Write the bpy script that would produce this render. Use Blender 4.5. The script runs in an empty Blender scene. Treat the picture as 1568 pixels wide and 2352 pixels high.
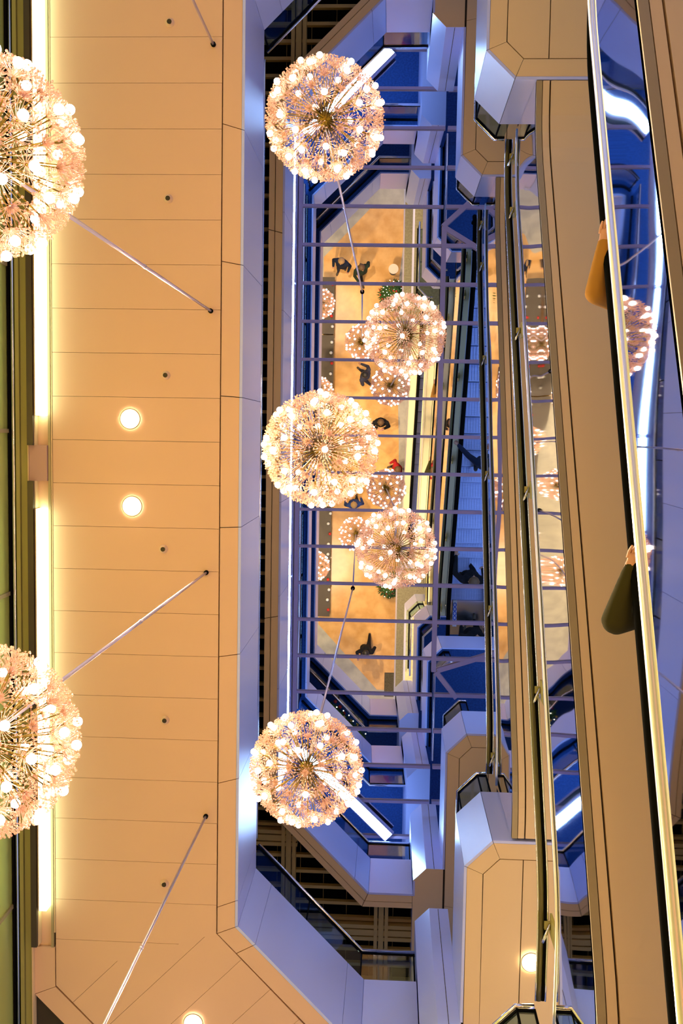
import bpy, bmesh, math, random
from mathutils import Vector, Matrix
from mathutils.geometry import tessellate_polygon
R = random.Random(7)
sc = bpy.context.scene
COL = sc.collection
CAMZ = 1.6
PI = math.pi

# ------------------------------------------------------------------ materials
def mat(name, color, rough=0.5, metal=0.0, emit=None, strength=0.0, spec=0.5):
    m = bpy.data.materials.new(name); m.use_nodes = True
    b = m.node_tree.nodes['Principled BSDF']
    b.inputs['Base Color'].default_value = (*color, 1)
    b.inputs['Roughness'].default_value = rough
    b.inputs['Metallic'].default_value = metal
    b.inputs['Specular IOR Level'].default_value = spec
    if emit:
        b.inputs['Emission Color'].default_value = (*emit, 1)
        b.inputs['Emission Strength'].default_value = strength
    return m

def noisy(m, scale, c1, c2, detail=3.0, stretch=None):
    nt = m.node_tree; b = nt.nodes['Principled BSDF']
    tc = nt.nodes.new('ShaderNodeTexCoord'); n = nt.nodes.new('ShaderNodeTexNoise')
    n.inputs['Scale'].default_value = scale; n.inputs['Detail'].default_value = detail
    src = tc.outputs['Object']
    if stretch:
        mp = nt.nodes.new('ShaderNodeMapping'); mp.inputs['Scale'].default_value = stretch
        nt.links.new(src, mp.inputs['Vector']); src = mp.outputs['Vector']
    r = nt.nodes.new('ShaderNodeValToRGB')
    r.color_ramp.elements[0].position = .35; r.color_ramp.elements[1].position = .65
    r.color_ramp.elements[0].color = (*c1, 1); r.color_ramp.elements[1].color = (*c2, 1)
    nt.links.new(src, n.inputs['Vector'])
    nt.links.new(n.outputs['Fac'], r.inputs['Fac'])
    nt.links.new(r.outputs['Color'], b.inputs['Base Color'])
    return m

def wavy(m, scale, strength, stretch, dist=1.0):
    nt = m.node_tree; b = nt.nodes['Principled BSDF']
    tc = nt.nodes.new('ShaderNodeTexCoord'); n = nt.nodes.new('ShaderNodeTexNoise')
    mp = nt.nodes.new('ShaderNodeMapping'); mp.inputs['Scale'].default_value = stretch
    n.inputs['Scale'].default_value = scale; n.inputs['Detail'].default_value = 0.5
    bp = nt.nodes.new('ShaderNodeBump'); bp.inputs['Strength'].default_value = strength
    bp.inputs['Distance'].default_value = dist
    nt.links.new(tc.outputs['Object'], mp.inputs['Vector']); nt.links.new(mp.outputs['Vector'], n.inputs['Vector'])
    nt.links.new(n.outputs['Fac'], bp.inputs['Height']); nt.links.new(bp.outputs['Normal'], b.inputs['Normal'])
    return m

def emitter(name, color, strength, sample=True):
    m = bpy.data.materials.new(name); m.use_nodes = True
    nt = m.node_tree; nt.nodes.clear()
    e = nt.nodes.new('ShaderNodeEmission'); o = nt.nodes.new('ShaderNodeOutputMaterial')
    e.inputs['Color'].default_value = (*color, 1); e.inputs['Strength'].default_value = strength
    nt.links.new(e.outputs[0], o.inputs['Surface'])
    if not sample: m.cycles.emission_sampling = 'NONE'
    return m

def glassy(name, tint, gloss=0.12, rough=0.03):
    m = bpy.data.materials.new(name); m.use_nodes = True
    nt = m.node_tree; nt.nodes.clear()
    t = nt.nodes.new('ShaderNodeBsdfTransparent'); g = nt.nodes.new('ShaderNodeBsdfGlossy')
    t.inputs['Color'].default_value = (*tint, 1)
    g.inputs['Roughness'].default_value = rough
    mx = nt.nodes.new('ShaderNodeMixShader'); o = nt.nodes.new('ShaderNodeOutputMaterial')
    mx.inputs[0].default_value = gloss
    nt.links.new(t.outputs[0], mx.inputs[1]); nt.links.new(g.outputs[0], mx.inputs[2])
    nt.links.new(mx.outputs[0], o.inputs['Surface'])
    return m

def crystal(name, tint, gl):
    m = bpy.data.materials.new(name); m.use_nodes = True
    nt = m.node_tree; nt.nodes.clear()
    N = nt.nodes.new
    t = N('ShaderNodeBsdfTransparent'); t.inputs['Color'].default_value = (*tint, 1)
    g = N('ShaderNodeBsdfGlossy'); g.inputs['Roughness'].default_value = .12
    d = N('ShaderNodeBsdfTranslucent'); d.inputs['Color'].default_value = (*gl, 1)
    df = N('ShaderNodeBsdfDiffuse'); df.inputs['Color'].default_value = (*gl, 1)
    a = N('ShaderNodeMixShader'); a.inputs[0].default_value = .5
    b = N('ShaderNodeMixShader'); b.inputs[0].default_value = .3
    c = N('ShaderNodeMixShader'); c.inputs[0].default_value = .3
    o = N('ShaderNodeOutputMaterial'); L = nt.links.new
    L(d.outputs[0], a.inputs[1]); L(df.outputs[0], a.inputs[2])
    L(a.outputs[0], b.inputs[1]); L(g.outputs[0], b.inputs[2])
    L(b.outputs[0], c.inputs[1]); L(t.outputs[0], c.inputs[2])
    L(c.outputs[0], o.inputs['Surface'])
    return m

M = {}
M['soffit'] = mat('warm_soffit_paint', (.85, .52, .30), .55)
M['tan'] = mat('tan_panel_paint', (.86, .60, .29), .55)
M['tan_dark'] = mat('tan_edge_metal', (.40, .30, .14), .45)
M['fascia'] = mat('blue_tinted_white_panel', (.60, .64, 1.0), .28, .0, spec=.6)  # white panels; the blue of the tube lights is put into the colour
M['core'] = mat('dark_joint', (.05, .035, .015), .9)
M['void'] = mat('black_ceiling_void', (.006, .005, .004), .95, spec=.05)
M['beam'] = mat('ochre_ceiling_beam', (.55, .38, .11), .6)
M['carpet'] = noisy(mat('navy_carpet', (.01, .03, .12), .95), 30, (.008, .042, .16), (.012, .06, .23))
M['carpet_lo'] = noisy(mat('olive_floor', (.2, .17, .08), .8), 20, (.16, .14, .07), (.22, .19, .10))
M['chrome'] = mat('chrome', (.78, .78, .82), .12, 1.0)
M['bright'] = mat('bright_steel_moulding', (.97, .93, .97), .34, 1.0)
M['bronze'] = mat('dark_bronze_tube', (.11, .095, .03), .3, .3)
M['rubber'] = mat('black_rubber', (.004, .004, .004), .9, spec=.02)
M['polish'] = wavy(mat('polished_steel', (.86, .86, .90), .02, 1.0), 1.0, .22, (0.4, .55, .5), .12)
M['mirror'] = mat('mirror_panel', (.88, .88, .93), .0, 1.0)
M['grid'] = mat('lilac_grid_bar', (.62, .56, .78), .5)
M['glass'] = glassy('railing_glass', (.62, .74, .80), .10)
M['step'] = noisy(mat('ribbed_steel_step', (.25, .32, .55), .4, .4), 6, (.36, .46, .85), (.48, .58, .95), 2, (1, 30, 1))  # steel with the blue tube lighting mixed into its colour
M['gold'] = mat('brass_rod', (.24, .165, .02), .35, 1.0)
M['rod'] = mat('pale_pink_steel', (.80, .70, .82), .3, .7)
M['bulb'] = emitter('lit_bulb', (1.0, .78, .64), 31.0)
M['bead'] = crystal('crystal_bead', (1, .92, .88), (1.0, .63, .42))
M['petal'] = crystal('peach_crystal_petal', (1, .88, .78), (.95, .58, .40))
M['strip'] = emitter('cool_tube_light', (.34, .55, 1.0), 60.0)
M['cove'] = emitter('cool_cove_light', (.74, 1.0, .70), 9.0)
M['down'] = emitter('lit_downlight', (1.0, .80, .62), 60.0)
M['green'] = mat('green_tinted_glass', (.52, .54, .13), .3, .0, spec=.6)
M['olive'] = mat('olive_metal_trim', (.42, .36, .10), .4)
M['pinkp'] = mat('mauve_tan_panel', (.55, .32, .26), .5)
M['floor'] = noisy(mat('grey_tan_stone', (.5, .45, .33), .35), 3, (.40, .37, .28), (.50, .46, .34))
M['inlay'] = noisy(mat('orange_marble', (.8, .5, .18), .22), 2.2, (.70, .36, .09), (.88, .50, .16), 6)
M['white'] = mat('white_plastic', (.8, .8, .78), .4)
M['bluemat'] = mat('bright_blue_mat', (.005, .04, .75), .6)
M['greenmat'] = mat('green_mat', (.01, .15, .06), .7)
M['fol'] = noisy(mat('fir_green', (.03, .10, .02), .8), 12, (.02, .07, .01), (.06, .16, .03))
M['deck'] = mat('deck_reflection_cream', (.85, .77, .50), .35)  # cream stands for the orange floor mirrored in the polished sides
M['skirt'] = mat('grey_blue_skirt', (.30, .36, .55), .4, .3)
M['red'] = mat('red_bauble', (.6, .03, .02), .2)
M['goldb'] = mat('gold_bauble', (.8, .5, .1), .25, .8)
M['fairy'] = emitter('fairy_light', (1, .9, .6), 8, False)
M['skin'] = mat('skin', (.60, .30, .19), .5)
M['dark'] = mat('dark_wood', (.06, .04, .02), .5)
M['matbrown'] = noisy(mat('brown_coir', (.10, .08, .03), .95), 40, (.08, .06, .02), (.14, .11, .05))
M['eye'] = mat('eye_dark', (.02, .02, .02), .3)
M['sign'] = mat('sign_white', (.85, .87, .95), .4)
M['signblue'] = mat('sign_blue', (.02, .08, .65), .4)
M['cream'] = mat('cream_enamel', (.85, .70, .50), .35)

# ------------------------------------------------------------------ helpers
class MB:
    def __init__(s): s.v = []; s.f = []; s.m = []
    def face(s, pts, mi=0):
        k = len(s.v); s.v += [tuple(p) for p in pts]; s.f.append(tuple(range(k, k + len(pts)))); s.m.append(mi)
    def add(s, vs, fs, mi=0):
        k = len(s.v); s.v += [tuple(p) for p in vs]
        for f in fs: s.f.append(tuple(i + k for i in f)); s.m.append(mi)
    def box(s, x0, x1, y0, y1, z0, z1, mi=0):
        s.hexa([(x0, y0), (x1, y0), (x1, y1), (x0, y1)], z0, z1, mi)
    def hexa(s, q, z0, z1, mi=0, mb=None, mt=None):
        s.prism(q, z0, z1, mi, mb, mt)
    def prism(s, poly, z0, z1, mi=0, mb=None, mt=None, holes=()):
        loops = [list(poly)] + [list(h) for h in holes]
        flat = [p for l in loops for p in l]
        tris = tessellate_polygon([[Vector((p[0], p[1], 0)) for p in l] for l in loops]) if (len(poly) > 4 or holes) else None
        n = len(flat); k = len(s.v)
        s.v += [(p[0], p[1], z0) for p in flat] + [(p[0], p[1], z1) for p in flat]
        mb = mi if mb is None else mb; mt = mi if mt is None else mt
        if tris is None:
            s.f.append(tuple(k + i for i in reversed(range(n)))); s.m.append(mb)
            s.f.append(tuple(k + n + i for i in range(n))); s.m.append(mt)
        else:
            for t in tris:
                s.f.append((k + t[0], k + t[1], k + t[2])); s.m.append(mb)
                s.f.append((k + n + t[0], k + n + t[1], k + n + t[2])); s.m.append(mt)
        o = 0
        for l in loops:
            c = len(l)
            for i in range(c):
                j = (i + 1) % c
                s.f.append((k + o + i, k + o + j, k + n + o + j, k + n + o + i)); s.m.append(mi)
            o += c
    def tube(s, pts, r, n=8, mi=0, caps=True, sx=1.0):
        pts = [Vector(p) for p in pts]; k = len(s.v); rings = len(pts)
        up = Vector((0, 0, 1))
        for i, p in enumerate(pts):
            d = (pts[min(i + 1, rings - 1)] - pts[max(i - 1, 0)]).normalized()
            a = d.cross(up)
            if a.length < 1e-3: a = d.cross(Vector((1, 0, 0)))
            a.normalize(); b = d.cross(a).normalized()
            rr = r[i] if isinstance(r, (list, tuple)) else r
            for q in range(n):
                t = 2 * PI * q / n
                s.v.append(tuple(p + a * (rr * sx * math.cos(t)) + b * (rr * math.sin(t))))
        for i in range(rings - 1):
            for q in range(n):
                w = (q + 1) % n
                s.f.append((k + i * n + q, k + i * n + w, k + (i + 1) * n + w, k + (i + 1) * n + q)); s.m.append(mi)
        if caps:
            s.f.append(tuple(k + q for q in range(n))); s.m.append(mi)
            s.f.append(tuple(k + (rings - 1) * n + q for q in reversed(range(n)))); s.m.append(mi)
    def ball(s, c, r, n=8, m=6, mi=0, sq=(1, 1, 1)):
        k = len(s.v)
        for i in range(m + 1):
            th = PI * i / m
            for q in range(n):
                ph = 2 * PI * q / n
                s.v.append((c[0] + r * sq[0] * math.sin(th) * math.cos(ph), c[1] + r * sq[1] * math.sin(th) * math.sin(ph), c[2] + r * sq[2] * math.cos(th)))
        for i in range(m):
            for q in range(n):
                w = (q + 1) % n
                s.f.append((k + i * n + q, k + (i + 1) * n + q, k + (i + 1) * n + w, k + i * n + w)); s.m.append(mi)
    def disc(s, c, r, h, n=20, mi=0):
        s.tube([(c[0], c[1], c[2]), (c[0], c[1], c[2] + h)], r, n, mi)
    def mesh(s, name, mats, smooth=False):
        me = bpy.data.meshes.new(name); me.from_pydata(s.v, [], s.f)
        for x in (mats if isinstance(mats, (list, tuple)) else [mats]): me.materials.append(x)
        me.polygons.foreach_set('material_index', s.m)
        bm = bmesh.new(); bm.from_mesh(me); bmesh.ops.remove_doubles(bm, verts=bm.verts, dist=1e-5)
        bmesh.ops.recalc_face_normals(bm, faces=bm.faces); bm.to_mesh(me); bm.free()
        if smooth: me.polygons.foreach_set('use_smooth', [True] * len(me.polygons))
        me.update(); return me
    def build(s, name, mats, parent=None, smooth=False):
        return link(name, s.mesh(name, mats, smooth), parent)

def link(name, me, parent=None):
    o = bpy.data.objects.new(name, me); COL.objects.link(o)
    if parent: o.parent = parent
    return o
def tag(o, label, cat, group=None):
    o['label'] = label; o['category'] = cat
    if group: o['group'] = group
    return o
def struct(o):
    o['kind'] = 'structure'; return o
def empty(name, loc=(0, 0, 0)):
    o = bpy.data.objects.new(name, None); COL.objects.link(o); o.location = loc; o.empty_display_size = .1; return o
def copy_tree(o, parent=None):
    c = o.copy(); COL.objects.link(c)
    if parent: c.parent = parent
    for ch in list(o.children): copy_tree(ch, c)
    return c

def offset(pts, o):
    """polyline moved sideways by o (positive: to the right of travel), mitred"""
    out = []; n = len(pts)
    for i in range(n):
        p = Vector(pts[i]); ns = []
        for a, b in ((i - 1, i), (i, i + 1)):
            if a >= 0 and b < n:
                d = (Vector(pts[b]) - Vector(pts[a])).normalized(); ns.append(Vector((d.y, -d.x)))
        if len(ns) == 1: out.append(p + ns[0] * o)
        else:
            m = (ns[0] + ns[1]).normalized(); out.append(p + m * (o / max(.3, m.dot(ns[0]))))
    return [(q.x, q.y) for q in out]
def band(mb, pts, o0, o1, z0, z1, joint=None, gap=.006, mi=0, mb_=None, mt=None, phase=0.0):
    A = offset(pts, o0); B = offset(pts, o1)
    for i in range(len(pts) - 1):
        a0, a1, b0, b1 = (Vector(x) for x in (A[i], A[i + 1], B[i], B[i + 1]))
        L = (Vector(pts[i + 1]) - Vector(pts[i])).length
        cuts = [0.0]
        if joint and L > joint * 1.2:
            c = phase % joint
            if c < .2: c += joint
            while c < L - .2: cuts.append(c / L); c += joint
        cuts.append(1.0)
        for q in range(len(cuts) - 1):
            u = cuts[q] + gap / 2 / L; w = cuts[q + 1] - gap / 2 / L
            mb.prism([a0.lerp(a1, u), a0.lerp(a1, w), b0.lerp(b1, w), b0.lerp(b1, u)], z0, z1, mi, mb_, mt)
def clip(poly, nrm, c):
    """keep the part of a convex polygon with p.nrm >= c"""
    out = []; n = len(poly)
    for i in range(n):
        p, q = poly[i], poly[(i + 1) % n]
        dp = p[0] * nrm[0] + p[1] * nrm[1] - c; dq = q[0] * nrm[0] + q[1] * nrm[1] - c
        if dp >= 0: out.append(p)
        if dp * dq < 0:
            t = dp / (dp - dq); out.append((p[0] + (q[0] - p[0]) * t, p[1] + (q[1] - p[1]) * t))
    return out
def strips(mb, poly, nrm, start, step, z0, z1, gap=.0035, mi=0):
    ds = [p[0] * nrm[0] + p[1] * nrm[1] for p in poly]; lo, hi = min(ds), max(ds)
    c = start + math.floor((lo - start) / step) * step
    while c < hi:
        q = clip(clip(poly, nrm, c + gap / 2), (-nrm[0], -nrm[1]), -(c + step - gap / 2))
        if len(q) > 2: mb.prism(q, z0, z1, mi)
        c += step

# ------------------------------------------------------------------ camera
F = 2300.0; CX, CY = 784.0, 1176.0
zc = Vector((902 - CX, 995 - CY, F)).normalized()
y0 = Vector((-.0205, 1, 0)); yc = (y0 - zc * y0.dot(zc)).normalized(); xc = yc.cross(zc)
right = Vector((xc[0], yc[0], zc[0])); down = Vector((xc[1], yc[1], zc[1])); fwd = Vector((xc[2], yc[2], zc[2]))
cam = bpy.data.cameras.new('camera'); co = bpy.data.objects.new('camera', cam); COL.objects.link(co)
m = Matrix((right, -down, -fwd)).transposed().to_4x4(); m.translation = (0, 0, CAMZ); co.matrix_world = m
cam.sensor_fit = 'VERTICAL'; cam.sensor_height = 36.0; cam.lens = 36.0 * F / 2352.0
cam.clip_start = .05; cam.clip_end = 200
sc.camera = co

# ------------------------------------------------------------------ levels
Z_MIR = 18.6
Z1U, Z1F = 11.6, 13.0
Z2U, Z2F = 15.26, 16.4
Z0U, Z0F = 7.4, 8.6
ZMU, ZMF = 3.8, 5.0
OP = [(2.9, 4.13), (1.10, 4.13), (.82, 4.41), (.82, 6.09), (.59, 6.09), (.41, 6.27), (.41, 6.46), (-.21, 6.46), (-1.51, 5.15),
      (-1.51, -4.42), (-.21, -5.70), (.41, -5.70), (.41, -5.51), (.59, -5.33), (.82, -5.33), (.82, -3.68), (1.10, -3.41), (2.9, -3.41)]
MAIN = OP[6:12]
LAND_B = OP[0:4]; LAND_T = OP[14:18]

# gallery one ------------------------------------------------------------------
mb = MB(); mb.prism([(-3.9, -9), (6, -9), (6, 10), (-3.9, 10)], Z1U + .06, Z1F, 0, 0, 1, holes=[offset(OP, .03)])
struct(mb.build('gallery_slab', [M['core'], M['carpet']]))
def fascia(z0, z1, tops, name):
    mb = MB()
    band(mb, OP[5:13], 0, .028, z0, z1, 1.3, .006, phase=.28)
    band(mb, OP[0:4], 0, .028, z0, z1, 1.9, .006)
    band(mb, OP[14:18], 0, .028, z0, z1, 1.9, .006)
    struct(mb.build(name, M['fascia']))
fascia(Z1U, Z1F, None, 'gallery_fascia'); fascia(Z2U, Z2F, None, 'gallery_fascia')
for (zu, zt) in ((Z1U - .4, 14.1), (Z2U, 17.75)):
    for poly in ([(.83, 6.09), (.59, 6.09), (.41, 6.27), (.41, 8.2), (.83, 8.2)], [(.83, -5.33), (.59, -5.33), (.41, -5.51), (.41, -7.4), (.83, -7.4)]):
        mb = MB(); mb.prism(poly, zu + .012, zt, 0, 1, 0)
        mb.box(.70, .707, min(p[1] for p in poly) - .002, max(p[1] for p in poly) + .002, zu + .02, zt - .02, 2)
        struct(mb.build('parapet_wall', [M['fascia'], M['tan'], M['core']]))
# panelled soffit on the left of the atrium
mb = MB()
IN, OUT = -1.735, -3.435
reg1 = [(OUT, -6.2), (IN, -6.2), (IN, 5.24), (OUT, 5.80)]
strips(mb, reg1, (0, 1), .12, .4375, Z1U, Z1U + .055)
reg2 = [(IN, 5.24), (IN + 3.0, 8.30), (OUT + 2.4, 8.30), (OUT, 5.88), (OUT, 5.80)]
nn = (math.sqrt(.5), math.sqrt(.5))
strips(mb, reg2, nn, 2.42, .4375, Z1U, Z1U + .055)
band(mb, OP[6:12], .030, .213, Z1U, Z1U + .055, 1.3, .008, phase=.28)
OB = [(-1.2, 8.5), (OUT - .02, 5.91 + .0), (OUT - .02, -6.2)]
OB = [(-.8, 8.55), (OUT - .012, 5.90), (OUT - .012, 5.46)]
band(mb, OB, 0, .22, Z1U + .006, Z1U + .055, None)
o = struct(mb.build('ceiling', M['soffit']))
# cove along the window wall
mb = MB()
mb.box(-3.452, -3.440, -6.2, 5.3, Z1U - .004, Z1U + .055, 0)           # lip
mb.box(-3.48, -3.455, -6.2, 5.46, Z1U - .012, Z1U + .05, 1)
mb.box(-3.66, -3.49, -6.2, 5.46, Z1U + .03, Z1U + .055, 2)            # back of the cove
for a, b in ((-6.2, .18), (.54, 5.42)):
    mb.box(-3.665, -3.605, a, b, Z1U - .10, Z1U + .03, 5)             # dark fin
    mb.box(-3.605, -3.595, a, b, Z1U - .06, Z1U + .03, 0)
mb.box(-3.665, -3.485, .18, .54, Z1U - .04, Z1U + .03, 3)
mb.box(-3.678, -3.668, -6.2, 7.5, Z1U - .05, Z1U + .055, 0)
mb.box(-3.755, -3.69, -6.2, 7.5, Z1U - .02, Z1U + .055, 4)
mb.box(-3.798, -3.76, -6.2, 8.5, Z1U - .05, Z1U + .055, 4)
struct(mb.build('trim_1', [M['tan'], M['tan_dark'], M['soffit'], M['pinkp'], M['olive'], M['dark']]))
mb = MB(); mb.tube([(-3.83, -6.5, Z1U - .02), (-3.83, 8.5, Z1U - .02)], .022, 10)
struct(mb.build('trim_2', M['chrome'], smooth=True))
for i, (a, b) in enumerate(((-6.1, -3.1), (-3.05, -.12), (.82, 2.9), (2.95, 5.02))):
    t = tag(empty('cove_light', (-3.545, (a + b) / 2, Z1U)), ['cool white cove lamp at the far top end of the window wall edge', 'cool white cove lamp just above the mauve blank panel of the edge',
        'cool white cove lamp just below the mauve blank panel of the edge', 'cool white cove lamp nearest the chamfered lower corner of the soffit'][i], 'light', 'cove lamps along the soffit edge')
    h = (b - a) / 2
    mb = MB(); mb.box(-.030, .045, -h, h, -.10, .028); mb.build('diffuser', M['cove'], t)  # glowing box stands in for the cove surface lit by a hidden lamp
    mb = MB(); mb.box(-.040, -.032, -h, h, -.10, .028); mb.build('housing', M['tan'], t)
# window wall on the left
for i in range(9):
    ya = -6.6 + i * 1.66
    w = struct(empty(f'window_{i + 1}', (-3.905, ya + .83, 0)))
    mb = MB(); mb.box(-.01, .01, -.81, .81, .1, Z1U + .02)
    for z in (2.9, 5.8, 8.7): pass
    p = mb.build('pane', M['green'], w)
    mb = MB(); mb.box(-.04, .03, .81, .85, 0, Z1U + .04); mb.box(-.04, .03, -.81, .81, 0, .1)
    for z in (2.9, 5.8, 8.7, 10.7): mb.box(-.03, .025, -.81, .81, z, z + .05)
    mb.build('frame', M['tan_dark'], w)
mb = MB(); mb.box(-4.2, -4.02, -9, 10, 0, 19); struct(mb.build('wall_left', M['core']))
mb = MB(); mb.box(-3.885, -3.858, -6.6, 8.4, Z1U - .03, Z1U + .055); struct(mb.build('trim_3', M['void']))

# landing undersides
def landing_soffit(path, z, deep, name='landing_soffit'):
    mb = MB(); s = 1 if path[0][1] > 0 else -1
    pts = path[:-1] + [(.835, 8.3)] if s > 0 else [(.835, -7.6)] + path[1:]
    band(mb, pts, .030, .19, z, z + .055, 2.2, .005)
    inner = offset(pts, .20)
    xs = min(p[0] for p in inner); yi = (max if s < 0 else min)(p[1] for p in inner)
    yo = yi + s * deep
    ch = [p for p in inner]
    # inner field: left strip and right field
    lx = 1.42
    if s > 0: poly = [ch[1], ch[2], (xs, yo), (2.9, yo), (2.9, yi)]
    else: poly = [ch[2], ch[1], (xs, yo), (2.9, yo), (2.9, yi)]
    A = clip(poly, (-1, 0), -(lx - .005)); B = clip(poly, (1, 0), lx + .005)
    for q in (A, B):
        if len(q) > 2: mb.prism(q, z + .004, z + .055)
    struct(mb.build(name, M['tan']))
landing_soffit(LAND_B, Z1U, 3.4); landing_soffit(LAND_T, Z1U, 3.4)
landing_soffit(LAND_B, Z2U, 3.0); landing_soffit(LAND_T, Z2U, 3.0)

# gallery two ------------------------------------------------------------------
OUT2 = [(.30, 8.2), (.30, 6.67), (-.30, 6.67), (-1.72, 5.24), (-1.72, -4.51), (-.30, -5.91), (.30, -5.91), (.30, -7.4)]
mb = MB(); mb.prism([(-3.9, -9), (6, -9), (6, 10), (-3.9, 10)], 16.05, Z2F, 0, 0, 1, holes=[offset(OP, .03)])
struct(mb.build('gallery_slab', [M['void'], M['carpet']]))
mb = MB()
band(mb, OP[6:12], .03, .125, Z2U, Z2U + .07, 2.6, .01); band(mb, OP[6:12], .137, .215, Z2U + .01, Z2U + .07, 2.6, .01)
struct(mb.build('gallery_soffit', M['tan']))
mb = MB(); band(mb, OP[6:12], .03, .21, Z2U + .07, 16.05)
mb.prism([(.83, 6.1), (.83, 4.42), (1.11, 4.15), (2.9, 4.15), (2.9, 8.2), (.83, 8.2)], Z2U + .055, 16.05)
mb.prism([(.83, -5.35), (.83, -3.69), (1.11, -3.43), (2.9, -3.43), (2.9, -7.4), (.83, -7.4)], Z2U + .055, 16.05)
mb.prism([(-.3, 6.47), (.82, 6.47), (.82, 6.68), (-.3, 6.68)], Z2U + .07, 16.0)
struct(mb.build('gallery_edge_beam', M['core']))
# open ceiling grid over gallery one
mb = MB()
def edge_x(v):
    if v > 5.24: return .9 if v > 6.68 else -1.73 + (v - 5.24) * .99
    if v < -4.51: return .9 if v < -5.96 else -1.73 + (-4.51 - v) * .99 - .05
    return -1.73
y = -8.5
while y < 9.8:
    if not (5.70 < y < 6.02 or 7.05 < y < 7.32):
        mb.box(-3.8, edge_x(y), y, y + .045, 15.60, 15.68)
    y += .228
for yy in (5.72, 7.08):
    for a, b in ((0, .055), (.075, .16), (.18, .235)): mb.box(-3.8, edge_x(yy), yy + a, yy + b, 15.54, 15.68)
for xx in (-1.45, -.10):
    for a, b in ((0, .05), (.065, .14), (.155, .205)):
        for y0_, y1_ in ((max(5.26 + xx + 1.73, 5.26) if xx < -.4 else 6.69, 9.8), (-8.5, (-4.55 - xx - 1.73) if xx < -.4 else -5.95)): mb.box(xx + a - .03, xx + b - .03, y0_, y1_, 15.52, 15.66)
for i in range(14):
    x = -3.6 + i * .34
    if x < -1.75: mb.box(x, x + .006, -8.5, 9.8, 15.70, 15.71)
    elif x < .9:
        a_ = max(5.26 + x + 1.76, 5.26) if x < -.4 else 6.7
        mb.box(x, x + .006, a_, 9.8, 15.70, 15.71); mb.box(x, x + .006, -8.5, -a_ + .73, 15.70, 15.71)
struct(mb.build('ceiling_grid', M['beam']))

# lower landings (under the camera's right side) -------------------------------
def c_slab(left, zu, zf, name, yfb=4.13):
    mb = MB()
    for s, yf, yo in ((1, yfb, 9.5), (-1, -3.41, -8.5)):
        ch = .28
        mb.prism([(2.9, yf), (left + ch, yf), (left, yf + s * ch), (left, yo), (2.9, yo)], zu, zf, 0, 1, 2)
    mb.box(2.9, 6, -8.5, 9.5, zu, zf, 0)
    struct(mb.build(name, [M['fascia'], M['tan'], M['carpet_lo']]))
c_slab(.78, Z0U, Z0F, 'landing_slab', 4.54); c_slab(.66, ZMU, ZMF, 'landing_slab')

# ceiling ------------------------------------------------------------------
mb = MB(); mb.box(-4.2, 6, -9, 10, 18.85, 19.0); struct(mb.build('ceiling.001', M['fascia']))
TILT = .0157
mb = MB(); mb.prism([(-1.62, -7.6), (5.2, -7.6), (5.2, 8.1), (-1.62, 8.1)], 0, .02)
o = struct(mb.build('mirror_ceiling', M['mirror'])); o.location = (0, 0, Z_MIR); o.rotation_euler = (0, -TILT, 0)
mb = MB()
for k in range(-5, 20):
    y = -3.75 + .633 * k
    mb.box(-1.60, .76, y - .023, y + .023, -.05, -.002); mb.box(.80, 4.5, y - .03, y + .03, -.055, -.002)
mb.box(-1.64, -1.57, -6.5, 7, -.055, -.002); mb.box(.74, .82, -3.43, 4.07, -.06, -.002)
for a, b in (((.76, -3.43), (1.27, -3.90)), ((.80, -3.40), (1.62, -2.92)), ((.82, 4.07), (1.18, 4.52)), ((.84, 4.05), (1.86, 3.71))):
    d = (Vector(b) - Vector(a)).normalized(); n_ = Vector((-d.y, d.x)) * .04
    mb.prism([Vector(a) - n_, Vector(b) - n_, Vector(b) + n_, Vector(a) + n_], -.062, -.003)
o = struct(mb.build('ceiling_grid', M['grid'])); o.location = (0, 0, Z_MIR); o.rotation_euler = (0, -TILT, 0)
mb = MB(); mb.box(-3.9, -1.65, -8, 9, 18.62, 18.7); struct(mb.build('ceiling.002', M['fascia']))

def strip(a, b, wdt, label):
    a, b = Vector(a), Vector(b); L = (b - a).length; c = (a + b) / 2
    t = tag(empty('strip_light', (c.x, c.y, 18.44)), label, 'light', 'cool tube lights round the mirror ceiling')
    t.rotation_euler = (0, 0, math.atan2(b.y - a.y, b.x - a.x))
    mb = MB(); mb.box(-L / 2, L / 2, -wdt / 2, wdt / 2, -.05, 0); mb.build('diffuser', M['strip'], t)
    mb = MB(); mb.box(-L / 2 - .03, L / 2 + .03, -wdt / 2 - .03, wdt / 2 + .03, 0.002, .06)
    for s in (-1, 1): mb.box(-L / 2 - .02, L / 2 + .02, s * (wdt / 2 + .012) - .008, s * (wdt / 2 + .012) + .008, -.055, 0.0)
    mb.build('housing', M['fascia'], t)
strip((-1.46, 5.50), (.06, 6.94), .16, 'cool tube light on the slant behind the lowest chandelier')
strip((-1.46, -4.92), (-.17, -6.20), .16, 'cool tube light on the slant beside the topmost chandelier')
ys = [-4.9, -2.45, .0, 2.45, 4.9]
for i in range(4):
    strip((-1.73, ys[i] + .03), (-1.73, ys[i + 1] - .03), .085, 'cool tube light along the left edge of the mirror ceiling, ' + ['its uppermost length', 'second length from the top', 'third length from the top', 'its lowest length'][i])

for i in range(3):  # tubes added out of view to light the steps and fascias
    strip((3.3, -3.9 + 2.9 * i), (3.3, -1.1 + 2.9 * i), .12, 'added unseen tube light along the far right edge of the mirror ceiling, ' + ['uppermost length', 'middle length', 'lowest length'][i])
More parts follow.
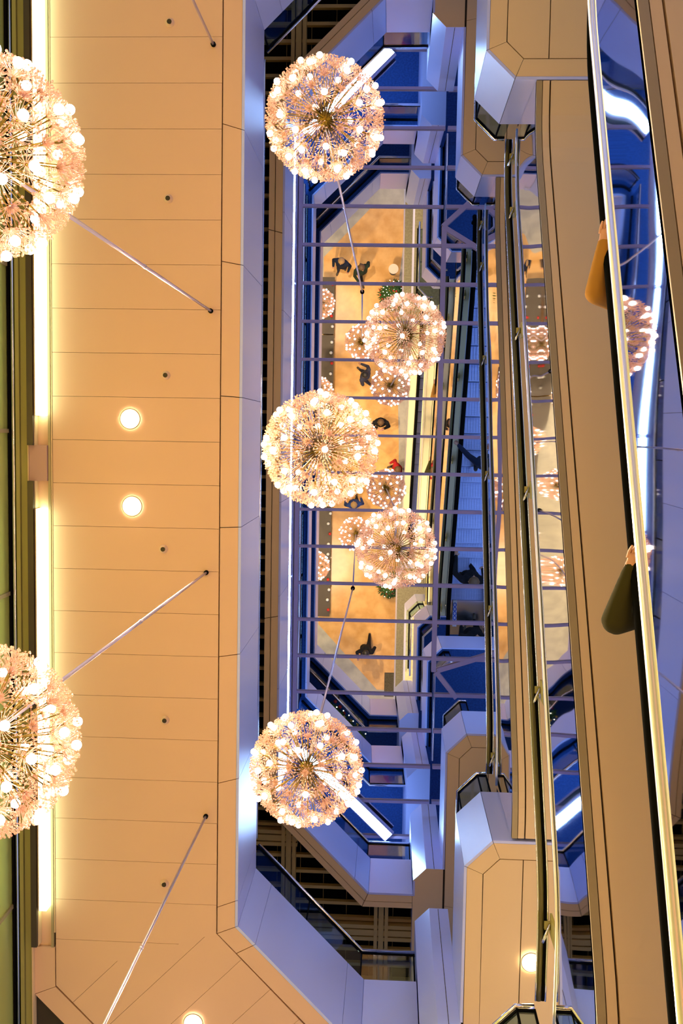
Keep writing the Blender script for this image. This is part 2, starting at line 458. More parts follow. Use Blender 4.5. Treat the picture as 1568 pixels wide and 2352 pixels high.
# railings ------------------------------------------------------------------
def railing(path, z0, z1, label, cat='railing', posts=1.25, rail=M['chrome']):
    t = tag(empty('glass_railing', (path[0][0], path[0][1], z0)), label, cat, 'glass railings round the atrium')
    ox, oy = path[0]
    P = [(p[0] - ox, p[1] - oy) for p in path]; h = z1 - z0
    mb = MB(); mb.tube([(p[0], p[1], h) for p in P], .024, 10); mb.build('handrail', rail, t, True)
    mb = MB(); band(mb, P, -.012, .012, h - .085, h - .05, None, 0); band(mb, P, -.02, .02, .0, .035, None, 0); mb.build('bottom_channel', M['rubber'], t)
    for i in range(len(P) - 1):
        L = (Vector(P[i + 1]) - Vector(P[i])).length; n = max(1, round(L / posts)); a, b = Vector(P[i]), Vector(P[i + 1])
        for q in range(n):
            mb = MB(); band(mb, [a.lerp(b, q / n), a.lerp(b, (q + 1) / n)], -.005, .005, .037, h - .09, None, .012); mb.build('glass_panel', M['glass'], t)
            p = a.lerp(b, (q + (0 if i or q else .02)) / n)
            mb = MB(); mb.box(p.x - .009, p.x + .009, p.y - .009, p.y + .009, .0, h - .04); mb.build('post', M['rubber'], t)
    return t
railing(offset(OP[6:9], .12), Z1F, 13.88, 'glass railing of the lower gallery at the slanted end below the lowest chandelier')
railing(offset(OP[8:10], .12), Z1F, 13.88, 'glass railing of the lower gallery along its long left side')
railing(offset(OP[9:12], .12), Z1F, 13.88, 'glass railing of the lower gallery at the slanted end above the topmost chandelier')
railing(offset(OP[6:9], .12), Z2F, 17.28, 'glass railing of the upper gallery at the slanted end below the lowest chandelier')
railing(offset(OP[8:10], .12), Z2F, 17.28, 'glass railing of the upper gallery along its long left side')
railing(offset(OP[9:12], .12), Z2F, 17.28, 'glass railing of the upper gallery at the slanted end beside the top tube light')
def land_rail(path, z, label):
    p = offset(path, .085)
    if path[0][1] > 0: q = [(1.24, p[1][1])] + p[1:]
    else: q = p[:-1] + [(1.24, p[-2][1])]
    railing(q, z, z + .86, label, posts=.9)
land_rail(LAND_B, Z1F, 'glass railing round the lower escalator landing near the bottom of the picture')
land_rail(LAND_T, Z1F, 'glass railing round the lower escalator landing near the top of the picture')
land_rail(LAND_B, Z2F, 'glass railing round the upper escalator landing near the bottom of the picture')
land_rail(LAND_T, Z2F, 'glass railing round the upper escalator landing near the top of the picture')
lo = [(2.9, 4.54), (1.06, 4.54), (.78, 4.82), (.78, 6.4)]
land_rail(lo, Z0F, 'glass railing of the nearest landing at the very bottom edge')
land_rail([(.78, -5.4), (.78, -3.69), (1.06, -3.41), (2.9, -3.41)], Z0F, 'glass railing of the nearest landing seen only in the mirror')

# ------------------------------------------------------------------ escalators
YB, YT = 4.10, -3.402
def prof(zb, zt, y):
    def lin(v): return zb + (zt - zb) * min(1, max(0, (3.62 - v) / 6.5))
    return sum(lin(y + d) for d in (-.3, -.2, -.1, 0, .1, .2, .3)) / 7
def sweep(mb, x0, x1, f0, f1, ys, mi=0):
    k = len(mb.v)
    for y in ys:
        a, b = f0(y), f1(y); mb.v += [(x0, y, a), (x1, y, a), (x1, y, b), (x0, y, b)]
    n = len(ys)
    for i in range(n - 1):
        for q in range(4):
            w = (q + 1) % 4; mb.f.append((k + i * 4 + q, k + i * 4 + w, k + (i + 1) * 4 + w, k + (i + 1) * 4 + q)); mb.m.append(mi)
    mb.f.append((k, k + 1, k + 2, k + 3)); mb.m.append(mi)
    e = k + (n - 1) * 4; mb.f.append((e + 3, e + 2, e + 1, e)); mb.m.append(mi)
YS = [YB + (YT - YB) * i / 48 for i in range(49)]
def escalator(zub, zut, zfb, zft, x0, x1, label, guard=True, ground=False, YB=4.10, h=1.54, mr=.015, ro=.14, hr=.045):
    YS = [YB + (YT - YB) * i / 48 for i in range(49)]
    t = tag(empty('escalator', ((x0 + x1) / 2, YB, zfb)), label, 'escalator')
    def part(mb, name, mats, smooth=False):
        me = mb.mesh(name, mats, smooth); me.transform(Matrix.Translation((-(x0 + x1) / 2, -YB, -zfb)))
        return link(name, me, t)
    zu = (lambda y: max(prof(zub, zut, y), .01)) if ground else (lambda y: prof(zub, zut, y))
    zs = lambda y: prof(zfb, zft, y)
    mb = MB()
    g = lambda d: (lambda y: zu(y) + d)
    sweep(mb, x0, x0 + .055, g(0), g(.06), YS, 1); sweep(mb, x1 - .055, x1, g(0), g(.06), YS, 1)
    sweep(mb, x0 + .062, x0 + .125, g(.004), g(.06), YS); sweep(mb, x1 - .125, x1 - .062, g(.004), g(.06), YS)
    sweep(mb, x0 + .14, x1 - .14, g(.004), g(.06), YS)
    sweep(mb, x0 + .03, x1 - .03, g(.05), g(.09), YS, 2)
    part(mb, 'underside', [M['tan'], M['tan_dark'], M['core']])
    for s, xa in ((1, x0), (-1, x1)):
        mb = MB(); sweep(mb, min(xa, xa + s * .02), max(xa, xa + s * .02), g(.02), g(h), YS); part(mb, 'side_cladding', M['polish'], False)
        mb = MB(); mb.tube([(xa + s * .004, y, zu(y) + h) for y in YS], mr, 10); part(mb, 'moulding', M['bright'], True)
        hp = [(xa + s * ro, YB + .42, zs(YB) + .62), (xa + s * ro, YB + .50, zs(YB) + .78), (xa + s * ro, YB + .42, zs(YB) + .90)]
        hp += [(xa + s * ro, y, zs(y) + .93) for y in YS] + [(xa + s * ro, YT - .42, zs(YT) + .90), (xa + s * ro, YT - .5, zs(YT) + .78), (xa + s * ro, YT - .42, zs(YT) + .62)]
        mb = MB(); mb.tube(hp, hr, 10); part(mb, 'handrail', M['rubber'], True)
        mb = MB(); sweep(mb, min(xa + s * .02, xa + s * .10), max(xa + s * .02, xa + s * ro), g(h - .03), g(h), YS)
        sweep(mb, min(xa + s * (ro + .01), xa + s * (ro + .03)), max(xa + s * (ro + .01), xa + s * (ro + .03)), lambda y: zu(y) + h, lambda y: zs(y) + .91, YS)
        part(mb, 'balustrade', M['deck'])
        mb = MB(); sweep(mb, min(xa + s * (ro + .03), xa + s * .26), max(xa + s * (ro + .03), xa + s * max(.26, ro + .05)), lambda y: zs(y) - .05, lambda y: zs(y) + .06, YS); part(mb, 'skirt', M['skirt'])
    # steps
    mb = MB(); n = 20; ya = 3.75; stepd = (ya + 3.1) / n
    xa, xb = x0 + .27, x1 - .27
    for i in range(n):
        y1_ = ya - i * stepd; y0_ = y1_ - stepd; z = (zs(y0_ + .15) + zs(y1_ - .15)) / 2
        mb.box(xa, xb, y0_ + .006, y1_ - .006, z - .22, z)
        for q in range(14):
            xq = xa + (xb - xa) * (q + .25) / 14; mb.box(xq, xq + (xb - xa) / 28, y0_ + .02, y1_ - .03, z, z + .012)
    part(mb, 'steps', M['step'])
    mb = MB(); mb.box(xa, xb, 3.76, 4.55, zfb - .05, zfb + .012); mb.box(xa, xb, -3.9, -3.11, zft - .05, zft + .012); part(mb, 'comb_plate', M['chrome'])
    if guard:
        gx = x0 - .045
        mb = MB(); pts = [(gx, y, zu(y) + 1.95) for y in YS[0:49]]; mb.tube([(p[0] - .012, p[1], p[2]) for p in pts], .025, 12); mb.tube([(p[0] + .022, p[1], p[2]) for p in pts], .017, 10, 1); part(mb, 'guard_tube', [M['bronze'], M['rubber']], True)
        mb = MB(); mb.tube([(gx - .036, y, zu(y) + 1.935) for y in YS], .007, 6); mb.tube([(gx + .040, y, zu(y) + 1.935) for y in YS], .008, 6); part(mb, 'guard_edge', M['chrome'], True)
        for y in (3.86, 2.2, .52, -1.1, -2.55, -3.2):
            z = zu(y) + 1.90
            mb = MB(); mb.box(gx + .01, x0 + .04, y - .03, y + .03, z - .01, z + .02); mb.box(x0 + .012, x0 + .03, y - .08, y + .08, zu(y) + h - .02, z + .05)
            part(mb, 'bracket', M['olive'])
            mb = MB(); mb.tube([(gx + .05, y - .02, z - .012), (gx + .01, y + .07, z - .045), (gx - .005, y + .12, z - .035)], .012, 6); part(mb, 'clip', M['chrome'], True)
    return t
escalator(Z1U, Z2U, Z1F, Z2F, 1.295, 2.62, 'uppermost escalator, blue lit steps, joining the two galleries under the mirror ceiling')
escalator(Z0U, Z1U, Z0F, Z1F, 1.31, 2.62, 'middle escalator with bracketed guard tube, rising to the lower gallery', YB=4.50)
escalator(ZMU, Z0U, ZMF, Z0F, 1.22, 2.62, 'nearest escalator with large polished side reflecting the tube lights', guard=False, h=1.03, mr=.032, ro=.215, hr=.034)
escalator(0 - 1.2, ZMU, 0, ZMF, .95, 2.3, 'ground floor escalator seen only in the mirror ceiling', guard=False, ground=True, h=1.03, mr=.02, ro=.22)
# sign strip on the escalator skirt
t = tag(empty('sign_strip', (1.655, 4.05, 13.10)), 'white strip of blue rings at the foot of the uppermost escalator', 'sign')
mb = MB(); mb.box(-.045, .045, -.30, .30, -.012, 0); mb.build('plate', M['sign'], t)
for i in range(5):
    mb = MB(); c = -.2 + i * .1
    pts = [(.032 * math.cos(a * PI / 8), c + .042 * math.sin(a * PI / 8), .005) for a in range(17)]
    mb.tube(pts, .009, 6, caps=False); mb.build('ring', M['signblue'], t)

# mats on the lower gallery
mb = MB(); mb.box(-.5, .45, -.45, .45, 0, .01); o = mb.build('floor_mat', M['bluemat']); o.location = (1.72, 5.42, Z1F + .002); tag(o, 'bright blue mat on the lower landing, seen in the mirror', 'mat')
mb = MB(); mb.box(-.3, .3, -.4, .4, 0, .01); o = mb.build('floor_mat', M['greenmat']); o.location = (1.4, 6.4, Z1F + .002); tag(o, 'dark green mat beside the bright blue mat, seen in the mirror', 'mat')

# ------------------------------------------------------------------ ground floor
mb = MB(); mb.box(-4.2, 6, -11, 12, -.1, 0); struct(mb.build('floor', M['floor']))
mb = MB(); mb.prism([(-1.95, 6.9), (.2, 9.25), (1.05, 9.25), (.86, 5.5), (.80, .4), (.60, -4.5), (.95, -7.9), (-.25, -7.9), (-1.95, -6.1)], .0005, .006)
struct(mb.build('floor.001', M['inlay']))
mb = MB(); mb.box(-.25, .25, -.42, .42, 0, .012); mb.box(-.27, .27, -.44, .44, 0, .006, 1); o = mb.build('door_mat', [M['matbrown'], M['dark']]); o.location = (.73, 9.05, .007); tag(o, 'brown door mat at the lower end of the orange floor', 'mat')
mb = MB(); mb.box(-.42, .42, -.22, .22, 0, .05); o = mb.build('floor_mat', M['bluemat']); 
bpy.data.objects.remove(o)
# display counters along the left of the ground floor
for i in range(6):
    ya = -5.33 + i * 1.98
    t = tag(empty('display_counter', (-1.62, ya + .97, 0.006)), 'dark display counter on the orange floor, ' + ['uppermost of the row', 'second from the top of the row', 'third from the top of the row', 'third from the bottom of the row', 'second from the bottom of the row', 'lowest of the row'][i], 'counter', 'display counters beside the left gallery edge')
    mb = MB(); mb.box(-.30, .05, -.95, .95, .08, .5); mb.box(-.27, .02, -.9, .9, 0, .08); mb.build('base', M['dark'], t)
    mb = MB(); mb.box(-.34, .08, -.97, .97, .5, .53); mb.build('counter_top', M['dark'], t)
    for q in range(5):
        mb = MB(); c = M['white'] if (q + i) % 3 else M['red']
        mb.disc((0, 0, 0), .05, .05, 12); mb.ball((0, 0, .09), .055, 10, 6)
        o = mb.build('ornament', c, None, True); o.location = (-1.64 + .08 * R.random(), ya + .25 + q * .36, .537)
        tag(o, 'small white or red ornament standing on a dark display counter', 'ornament', 'small ornaments on the display counters')

def tree(x, y, h, r, label):
    t = tag(empty('christmas_tree', (x, y, 0.006)), label, 'tree', 'decorated trees on the ground floor')
    mb = MB(); mb.disc((0, 0, 0), .16, .25, 14); mb.tube([(0, 0, .25), (0, 0, h * .9)], .03, 8); mb.build('trunk', M['dark'], t)
    mb = MB()
    for i in range(1100):
        u = R.random() ** .7; z = h - u * (h - .3); rr = r * u + .02; a = R.random() * 2 * PI; q = rr * (R.random() ** .35)
        dx, dy = math.cos(a), math.sin(a); L = .11
        p = Vector((q * dx, q * dy, z)); d = Vector((dx, dy, -.35 + R.random() * .5)).normalized(); sd = Vector((-dy, dx, 0))
        mb.face([p - sd * .028, p + d * L, p + sd * .028]); mb.face([p - Vector((0, 0, .028)), p + d * L, p + Vector((0, 0, .028))])
    mb.build('foliage', M['fol'], t)
    bmesh_ball = {}
    for nm, mt, rr in (('bauble', M['red'], .035), ('bauble', M['goldb'], .03), ('fairy_light', M['fairy'], .014)):
        b = MB(); b.ball((0, 0, 0), rr, 8, 6); bmesh_ball[(nm, mt.name)] = b.mesh(nm, mt, True)
    keys = list(bmesh_ball)
    for i in range(84):
        u = (i + .5) / 84; z = h - u * (h - .35); rr = r * u + .03; a = i * 2.39996
        k = keys[(0, 1, 2, 2)[i % 4]]
        o = link(k[0], bmesh_ball[k], t); o.location = (rr * math.cos(a), rr * math.sin(a), z)
    return t
tree(.52, -4.75, 1.5, .52, 'decorated christmas tree beside the round cream table')
tree(.60, 5.35, 1.5, .46, 'decorated christmas tree just below the lower right chandelier')
t = tag(empty('round_table', (.47, -5.62, .006)), 'round cream table on the orange floor beside a decorated tree', 'table')
mb = MB(); mb.disc((0, 0, .62), .17, .03, 24); mb.build('table_top', M['cream'], t)
mb = MB(); mb.disc((0, 0, 0), .12, .02, 18); mb.tube([(0, 0, .02), (0, 0, .62)], .025, 8); mb.build('pedestal', M['dark'], t)

# ------------------------------------------------------------------ chandeliers
RAD = .455
def fib(n):
    out = []
    for i in range(n):
        z = 1 - (2 * i + 1) / n; a = i * PI * (3 - math.sqrt(5)); r = math.sqrt(1 - z * z)
        out.append(Vector((r * math.cos(a), r * math.sin(a), z)))
    return out
mb = MB(); mb.tube([(0, 0, .03), (0, 0, RAD - .075)], .0034, 6); mb.ball((0, 0, RAD - .075), .008, 6, 4); arm_me = mb.mesh('arm', M['gold'], True)
def spray_mesh(seed, bulb):
    r = random.Random(seed); mb = MB(); n = 34
    base = Vector((0, 0, RAD - .08))
    for i in range(n):
        a = i * 2.39996; q = .086 * math.sqrt((i + .6) / n) if not bulb else .034 + .054 * math.sqrt(i / n)
        zz = math.sqrt(max(0, RAD ** 2 - q * q)) - RAD
        p = Vector((q * math.cos(a), q * math.sin(a), RAD + zz - .016 + r.uniform(-.018, .014)))
        mb.tube([base, p], .0013, 3, 0, False)
        mb.ball(p, .0058 + r.uniform(-.001, .0015), 6, 4, 0)
    if not bulb:
        for i in range(9):
            a = i * 2 * PI / 9; w = .018; c, s_ = math.cos(a), math.sin(a)
            mb.face([base + Vector((0, 0, .012)), base + Vector((.02 * c - .008 * s_, .02 * s_ + .008 * c, .022)), base + Vector((.030 * c, .030 * s_, .028)), base + Vector((.02 * c + .008 * s_, .02 * s_ - .008 * c, .022))], 2)
    return mb.mesh('crystal_spray', [M['bead'], M['gold'], M['petal']], True)
sprays = [spray_mesh(1, False), spray_mesh(2, True)]
mb = MB(); mb.ball((0, 0, RAD - .012), .0235, 10, 8); bulb_me = mb.mesh('bulb', M['bulb'], True)
mb = MB(); mb.tube([(0, 0, RAD - .07), (0, 0, RAD - .045)], .012, 8); sock_me = mb.mesh('socket', M['dark'], True)
def make_chandelier():
    t = empty('chandelier')
    mb = MB(); mb.ball((0, 0, 0), .06, 14, 10); mb.disc((0, 0, .045), .03, .05, 12); mb.build('hub', M['gold'], t, True)
    dirs = fib(100)
    for i, d in enumerate(dirs):
        if d.z > .965: continue
        a = link('arm', arm_me, t); a.rotation_mode = 'QUATERNION'
        a.rotation_quaternion = Vector((0, 0, 1)).rotation_difference(d)
        b = (i * .6180339 * 1.7) % 1 < .56
        s = link('crystal_spray', sprays[1 if b else 0], a); s.rotation_euler = (0, 0, R.random() * 6)
        if b:
            link('bulb', bulb_me, a)
    return t
proto = make_chandelier()
CH = [((-.56, -2.35, 9.34), 18.6, 'round crystal chandelier nearest the top slanted tube light, on a long rod'),
      ((-.555, .13, 9.34), 18.6, 'round crystal chandelier in the middle, whose rod hides behind it'),
      ((-.63, 2.66, 9.34), 18.6, 'lowest whole round crystal chandelier, in front of the bottom slanted tube light'),
      ((.11, -1.07, 12.65), 18.6, 'smaller upper right crystal chandelier, high under the mirror ceiling beside a decorated tree'),
      ((.06, 1.27, 12.65), 18.6, 'smaller lower right crystal chandelier, high under the mirror ceiling'),
      ((-1.83, -1.18, 6.0), 11.6, 'large crystal chandelier cut by the left edge, upper of the two'),
      ((-1.86, 1.44, 6.0), 11.6, 'large crystal chandelier cut by the left edge, lower of the two'),
      ((-1.85, 3.98, 6.0), 11.6, 'chandelier whose long rod runs to the bottom edge of the picture'),
      ((-1.82, -3.74, 6.0), 11.6, 'chandelier whose rod leaves at the top edge of the picture')]
for i, (p, top, lab) in enumerate(CH):
    o = proto if i == 0 else copy_tree(proto)
    o.location = p; o.rotation_euler = (0, 0, i * 1.1)
    tag(o, lab, 'chandelier', 'round dandelion chandeliers of the atrium')
    zt = top + (TILT * p[0] if top > 15 else 0) - p[2]
    mid = min(2.9, zt * .55)
    mb = MB(); mb.tube([(0, 0, .05), (0, 0, zt - .02)], .0125, 10); mb.tube([(0, 0, mid), (0, 0, mid + .05)], .016, 10)
    mb.build('rod', M['rod'], o, True)
    mb = MB(); mb.tube([(0, 0, zt - .03), (0, 0, zt - .002)], .024 if top < 15 else .036, 16); mb.build('canopy', M['void'], o, True)

# ------------------------------------------------------------------ downlights and sprinklers
def downlight(x, y, z, label, spot=True):
    t = tag(empty('downlight', (x, y, z)), label, 'light', 'lit round downlights')
    mb = MB(); mb.ball((0, 0, .0), .068, 16, 8, sq=(1, 1, .45)); mb.build('lamp', M['down'], t, True)
    mb = MB()
    mb.tube([(.10 * math.cos(a * PI / 12), .10 * math.sin(a * PI / 12), -.003) for a in range(25)], .006, 6, caps=False); mb.build('ring', M['tan_dark'], t, True)
    sp = bpy.data.lights.new('downlight_beam', 'SPOT'); sp.energy = 2050; sp.color = (1, .74, .45); sp.spot_size = 2.2; sp.spot_blend = .6; sp.shadow_soft_size = .07
    so = bpy.data.objects.new('beam', sp); COL.objects.link(so); so.parent = t; so.location = (0, 0, -.06)
downlight(-2.64, -.10, Z1U - .01, 'upper of the two lit downlights on the peach soffit')
downlight(-2.62, .78, Z1U - .01, 'lower of the two lit downlights on the peach soffit')
downlight(-1.97, 6.22, Z1U - .01, 'lit downlight on the slanted end of the peach soffit at the bottom edge')
downlight(1.53, 5.40, Z1U - .01, 'lit downlight under the tan landing beside the guard tube')
downlight(-1.97, -5.5, Z1U - .01, 'added unseen downlight on the slanted far end of the peach soffit, above the picture')  # added out of view, by symmetry, to brighten the orange floor
for i, (x, y) in enumerate(((-2.25, -3.95), (-2.26, -2.27), (-2.28, -.54), (-2.3, 1.21), (-2.28, 2.98), (-2.28, 4.72))):
    t = tag(empty('sprinkler', (x, y, Z1U)), 'small dark sprinkler head on the peach soffit, ' + ['first', 'second', 'third', 'fourth', 'fifth', 'sixth'][i] + ' from the top', 'sprinkler', 'sprinkler heads on the soffit')
    mb = MB(); mb.disc((0, 0, -.004), .045, .004, 20); mb.build('plate', M['soffit'], t, True)
    mb = MB(); mb.tube([(0, 0, -.03), (0, 0, -.004)], [.022, .014], 10); mb.disc((0, 0, -.034), .024, .004, 10); mb.build('head', M['core'], t)

# ------------------------------------------------------------------ people
def person(loc, rz, label, coat, trousers, hair, arms=None, stride=.12, scale=1.0, sleeve=1.0):
    t = tag(empty('person', loc), label, 'person'); t.rotation_euler = (0, 0, rz); t.scale = (scale * 1.1, scale * 1.08, scale)
    V = Vector
    L = arms[0] if arms else [(-.19, 0, 1.40), (-.27, -.03, 1.12), (-.24, .12, .90)]
    Rr = arms[1] if arms else [(.19, 0, 1.40), (.27, .0, 1.12), (.25, .14, .90)]
    bones = [((0, .0, .92), .155, (0, -.01, 1.22), .155, 1), ((-.08, -.01, 1.22), .125, (-.11, -.01, 1.36), .10, 1), ((.08, -.01, 1.22), .125, (.11, -.01, 1.36), .10, 1),
             ((-.06, 0, .80), .13, (-.05, 0, .95), .13, 1), ((.06, 0, .80), .13, (.05, 0, .95), .13, 1),
             ((0, -.01, 1.40), .062, (0, .01, 1.52), .052, 0), ((0, .015, 1.60), .088, (0, .0, 1.66), .092, 0), ((0, .03, 1.55), .062, (0, .05, 1.57), .055, 0), ((0, .105, 1.60), .012, (0, .118, 1.585), .014, 0),
             ((-.095, .0, 1.60), .018, (-.098, 0, 1.63), .018, 0), ((.095, 0, 1.60), .018, (.098, 0, 1.63), .018, 0)]
    for s, f in ((-1, stride), (1, -stride)):
        bones += [((s * .085, 0, .84), .092, (s * .09, f * .6 + .02, .46), .060, 2), ((s * .09, f * .6 + .02, .46), .060, (s * .09, f, .09), .042, 2),
                  ((s * .09, f - .04, .05), .042, (s * .10, f + .13, .035), .036, 3)]
    tips = []
    for A in (L, Rr):
        a, b, c = (V(q) for q in A)
        bones += [(a, .068 * sleeve, b, .054 * sleeve, 1), (b, .054 * sleeve, c, .040, 1)]
        d = (c - b).normalized(); p1 = c + d * .085
        bones += [(c, .026, p1, .026, 0), (c + V((.012, .0, 0)), .022, p1 + V((.014, 0, 0)), .022, 0), (c - V((.012, .0, 0)), .022, p1 - V((.014, 0, 0)), .022, 0)]
        tips.append((c, d, p1, 1 if a.x < 0 else -1))
    mb = MB()
    for a, ra, b, rb, k in bones:
        mb.tube([a, b], [ra, rb], 12); mb.ball(a, ra, 12, 8); mb.ball(b, rb, 12, 8)
    me = mb.mesh('tmp', M['skin']); o = link('tmp', me)
    md = o.modifiers.new('r', 'REMESH'); md.mode = 'VOXEL'; md.voxel_size = .016
    sm = o.modifiers.new('s', 'SMOOTH'); sm.iterations = 4; sm.factor = .5
    dg = bpy.context.evaluated_depsgraph_get()
    body = bpy.data.meshes.new_from_object(o.evaluated_get(dg)); bpy.data.objects.remove(o)
    bm = bmesh.new(); bm.from_mesh(body)
    segs = [(V(a), ra, V(b), rb, k) for a, ra, b, rb, k in bones]
    for f in bm.faces:
        c = f.calc_center_median(); best = (9, 0)
        for a, ra, b, rb, k in segs:
            ab = b - a; u = min(1, max(0, (c - a).dot(ab) / max(1e-6, ab.length_squared)))
            dd = (c - (a + ab * u)).length - (ra + (rb - ra) * u)
            if dd < best[0]: best = (dd, k)
        f.material_index = best[1]; f.smooth = True
    bm.to_mesh(body); bm.free()
    # fingers, thumb and eyes are welded into the same body mesh
    fb = MB()
    for c, d, p1, side in tips:
        sdv = d.cross(V((0, 0, 1)));
        if sdv.length < .2: sdv = V((0, 1, 0)).cross(d) * -1
        sdv.normalize(); nrm = sdv.cross(d).normalized()
        for q, ln in enumerate((.066, .076, .070, .055)):
            b0 = p1 + sdv * ((q - 1.5) * .019); b1 = b0 + d * ln * .5 + nrm * .004 - nrm * .012; b2 = b1 + d * ln * .42 - nrm * .024
            fb.tube([b0 - d * .02, b0 + d * .008, b1, b2], [.0095, .0095, .0085, .0065], 8, 0)
        b0 = c + d * .02 + sdv * (.026 * side); fb.tube([b0, b0 + sdv * (.022 * side) + d * .025, b0 + sdv * (.030 * side) + d * .055], [.011, .010, .008], 8, 0)
    for s in (-1, 1): fb.ball((s * .034, .093, 1.625), .011, 8, 6, 4)
    fm = fb.mesh('fingers', [M['skin']])
    bm = bmesh.new(); bm.from_mesh(body); bm.from_mesh(fm); bm.to_mesh(body); bm.free()
    for mt in (coat, trousers, M['dark'], M['eye']): body.materials.append(mt)
    link('body', body, t)
    # hair cap
    mb = MB(); n, mm = 18, 8
    for i in range(mm):
        for q in range(n):
            def pt(i_, q_):
                th = PI * .60 * i_ / mm; ph = 2 * PI * q_ / n
                front = max(0, math.sin(ph)); th *= 1 - .30 * front
                return (.104 * math.sin(th) * math.cos(ph), .0 + .112 * math.sin(th) * math.sin(ph), 1.645 + .118 * math.cos(th))
            mb.face([pt(i, q), pt(i + 1, q), pt(i + 1, q + 1), pt(i, q + 1)])
    mb.build('hair', hair, t, True)
    # coat collar
    mb = MB(); mb.tube([(.075 * math.cos(a * PI / 8), -.01 + .075 * math.sin(a * PI / 8), 1.425) for a in range(17)], .024, 8, caps=False); mb.build('collar', coat, t, True)
    return t
def cloth(n, c): return mat(n, c, .9, spec=.2)
navy = cloth('navy_wool', (.012, .018, .04)); black = cloth('black_wool', (.01, .01, .012)); redc = cloth('red_wool', (.45, .02, .02)); grey = cloth('grey_wool', (.05, .05, .08))
blue = cloth('blue_wool', (.03, .06, .22)); tanc = cloth('tan_coat', (.36, .17, .03)); olv = cloth('dark_olive_coat', (.035, .03, .006)); jean = cloth('dark_denim', (.02, .03, .06)); green = cloth('dark_green_wool', (.02, .035, .02))
brownh = mat('brown_hair', (.12, .06, .02), .6); blackh = mat('black_hair', (.015, .012, .01), .5); blond = mat('blond_hair', (.42, .25, .10), .6)
G = .007
walk = ([(-.19, 0, 1.40), (-.27, .10, 1.14), (-.22, .30, 1.02)], [(.19, 0, 1.40), (.27, -.12, 1.14), (.26, -.06, .90)])
camr = ([(-.19, 0, 1.40), (-.26, .12, 1.20), (-.10, .20, 1.42)], [(.19, 0, 1.40), (.26, .12, 1.20), (.10, .20, 1.42)])
person((-1.30, -5.70, G), .3, 'person in a bulky navy coat standing near the top of the orange floor', navy, jean, blond)
person((-.62, -5.50, G), -.4, 'person in a dark coat striding beside the navy coated one', green, black, brownh, walk, .28)
person((-.44, -1.95, G), 2.2, 'person in dark grey walking just left of the upper right chandelier', grey, jean, blackh, walk, .25)
person((.12, -.36, G), 0, 'photographer in black with both hands raised, half hidden by the middle chandelier', black, jean, brownh, camr, .03)
person((.72, 1.22, G), 1.2, 'person in a red coat standing beside the ground floor escalator', redc, black, brownh)
person((-.74, 2.45, G), 3.0, 'person in a blue coat, hands in front, just below the middle chandelier', blue, navy, blond)
person((-.24, 7.56, G), .1, 'person in black walking alone at the lower end of the orange floor', black, black, blackh, walk, .3)
# garland with baubles along the lower slanted railing
t = tag(empty('garland', (-.78, 6.52, Z1F)), 'green garland with red and gold baubles behind the glass railing at the slanted lower end', 'garland')
mb = MB(); a_, b_ = Vector((-.34, -.32, .16)), Vector((.40, .42, .16))
for i in range(420):
    p = a_.lerp(b_, R.random()); d = Vector((R.uniform(-1, 1), R.uniform(-1, 1), R.uniform(-1, 1))).normalized(); sd = d.cross(Vector((.3, .5, .8))).normalized() * .02
    mb.face([p - sd, p + d * .13, p + sd])
mb.tube([a_, b_], .05, 8); mb.tube([a_, a_ - Vector((0, 0, .16))], .02, 6); mb.tube([b_, b_ - Vector((0, 0, .16))], .02, 6); mb.build('foliage', M['fol'], t)
gb = []
for mt, rr in ((M['red'], .045), (M['goldb'], .035), (M['signblue'], .04), (M['fairy'], .012), (M['fairy'], .012)):
    b = MB(); b.ball((0, 0, 0), rr, 10, 7); gb.append(b.mesh('bauble', mt, True))
for i in range(30):
    p = a_.lerp(b_, (i + .5) / 30); o = link('bauble', gb[i % 5], t); an = i * 2.4
    o.location = p + Vector((.09 * math.cos(an), -.09 * math.cos(an), .10 * math.sin(an)))
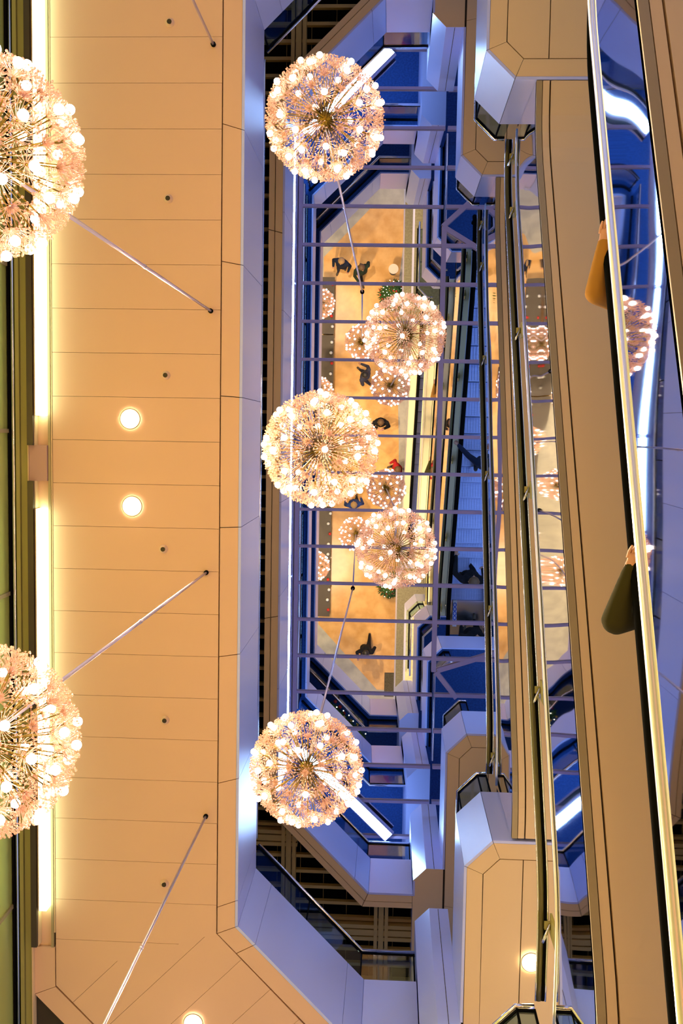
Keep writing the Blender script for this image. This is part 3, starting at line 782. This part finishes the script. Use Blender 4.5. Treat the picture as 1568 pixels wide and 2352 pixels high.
# riders: hand and elbow over the left handrail
def esc_z(y, zb, zt): return prof(zb, zt, y)
reach = lambda dx, fy, hz: ([(-.19, 0, 1.40), (-.19 - dx * .55, fy * .25, 1.18), (-.19 - dx, fy, hz)], [(.19, 0, 1.40), (.27, .0, 1.12), (.25, .14, .92)])
person((1.95, .55, esc_z(.4, Z1F, Z2F) + .02), PI, 'rider in dark blue with an outstretched arm on the handrail of the uppermost escalator', navy, black, blackh,
       ([(-.19, 0, 1.40), (-.25, .05, 1.12), (-.24, .15, .92)], [(.19, 0, 1.40), (.34, .12, 1.20), (.50, .30, 1.05)]))
person((1.86, 3.05, Z1F + .30), PI, 'rider in a black coat and blue bag strap stepping on the uppermost escalator', black, black, brownh,
       ([(-.19, 0, 1.40), (-.25, .05, 1.12), (-.24, .15, .92)], [(.19, 0, 1.40), (.32, .1, 1.18), (.30, .42, 1.05)]))
person((2.0, 4.35, Z1F + .015), PI, 'shopper in black waiting at the foot of the uppermost escalator', black, black, blond)
person((1.81, -.98, esc_z(-1.05, ZMF, Z0F) + .02), PI, 'rider in a tan coat, elbow over the handrail of the nearest escalator', tanc, jean, brownh,
       ([(-.19, 0, 1.40), (-.25, .05, 1.12), (-.24, .15, .92)], [(.19, 0, 1.36), (.40, .0, 1.03), (.37, .30, 1.02)]), sleeve=1.35)
person((1.80, 1.06, esc_z(.96, ZMF, Z0F) + .02), PI, 'rider in dark olive, elbow over the handrail of the nearest escalator', olv, black, blackh,
       ([(-.19, 0, 1.40), (-.25, .05, 1.12), (-.24, .15, .92)], [(.19, 0, 1.36), (.42, -.02, 1.03), (.36, .26, 1.02)]), sleeve=1.5)

# ------------------------------------------------------------------ world, lights, view
w = bpy.data.worlds.new('world'); sc.world = w; w.use_nodes = True
bg = w.node_tree.nodes['Background']; bg.inputs['Color'].default_value = (.52, .58, 1.0, 1); bg.inputs['Strength'].default_value = .84
sc.view_settings.view_transform = 'Standard'; sc.view_settings.look = 'None'; sc.view_settings.gamma = 1.0
sc.view_settings.exposure = 0.0
sc.cycles.caustics_reflective = False; sc.cycles.caustics_refractive = False
sc.cycles.max_bounces = 10; sc.cycles.glossy_bounces = 6; sc.cycles.diffuse_bounces = 3; sc.cycles.transparent_max_bounces = 24; sc.cycles.transmission_bounces = 4
sc.cycles.sample_clamp_indirect = 4.0
sc.cycles.use_denoising = True
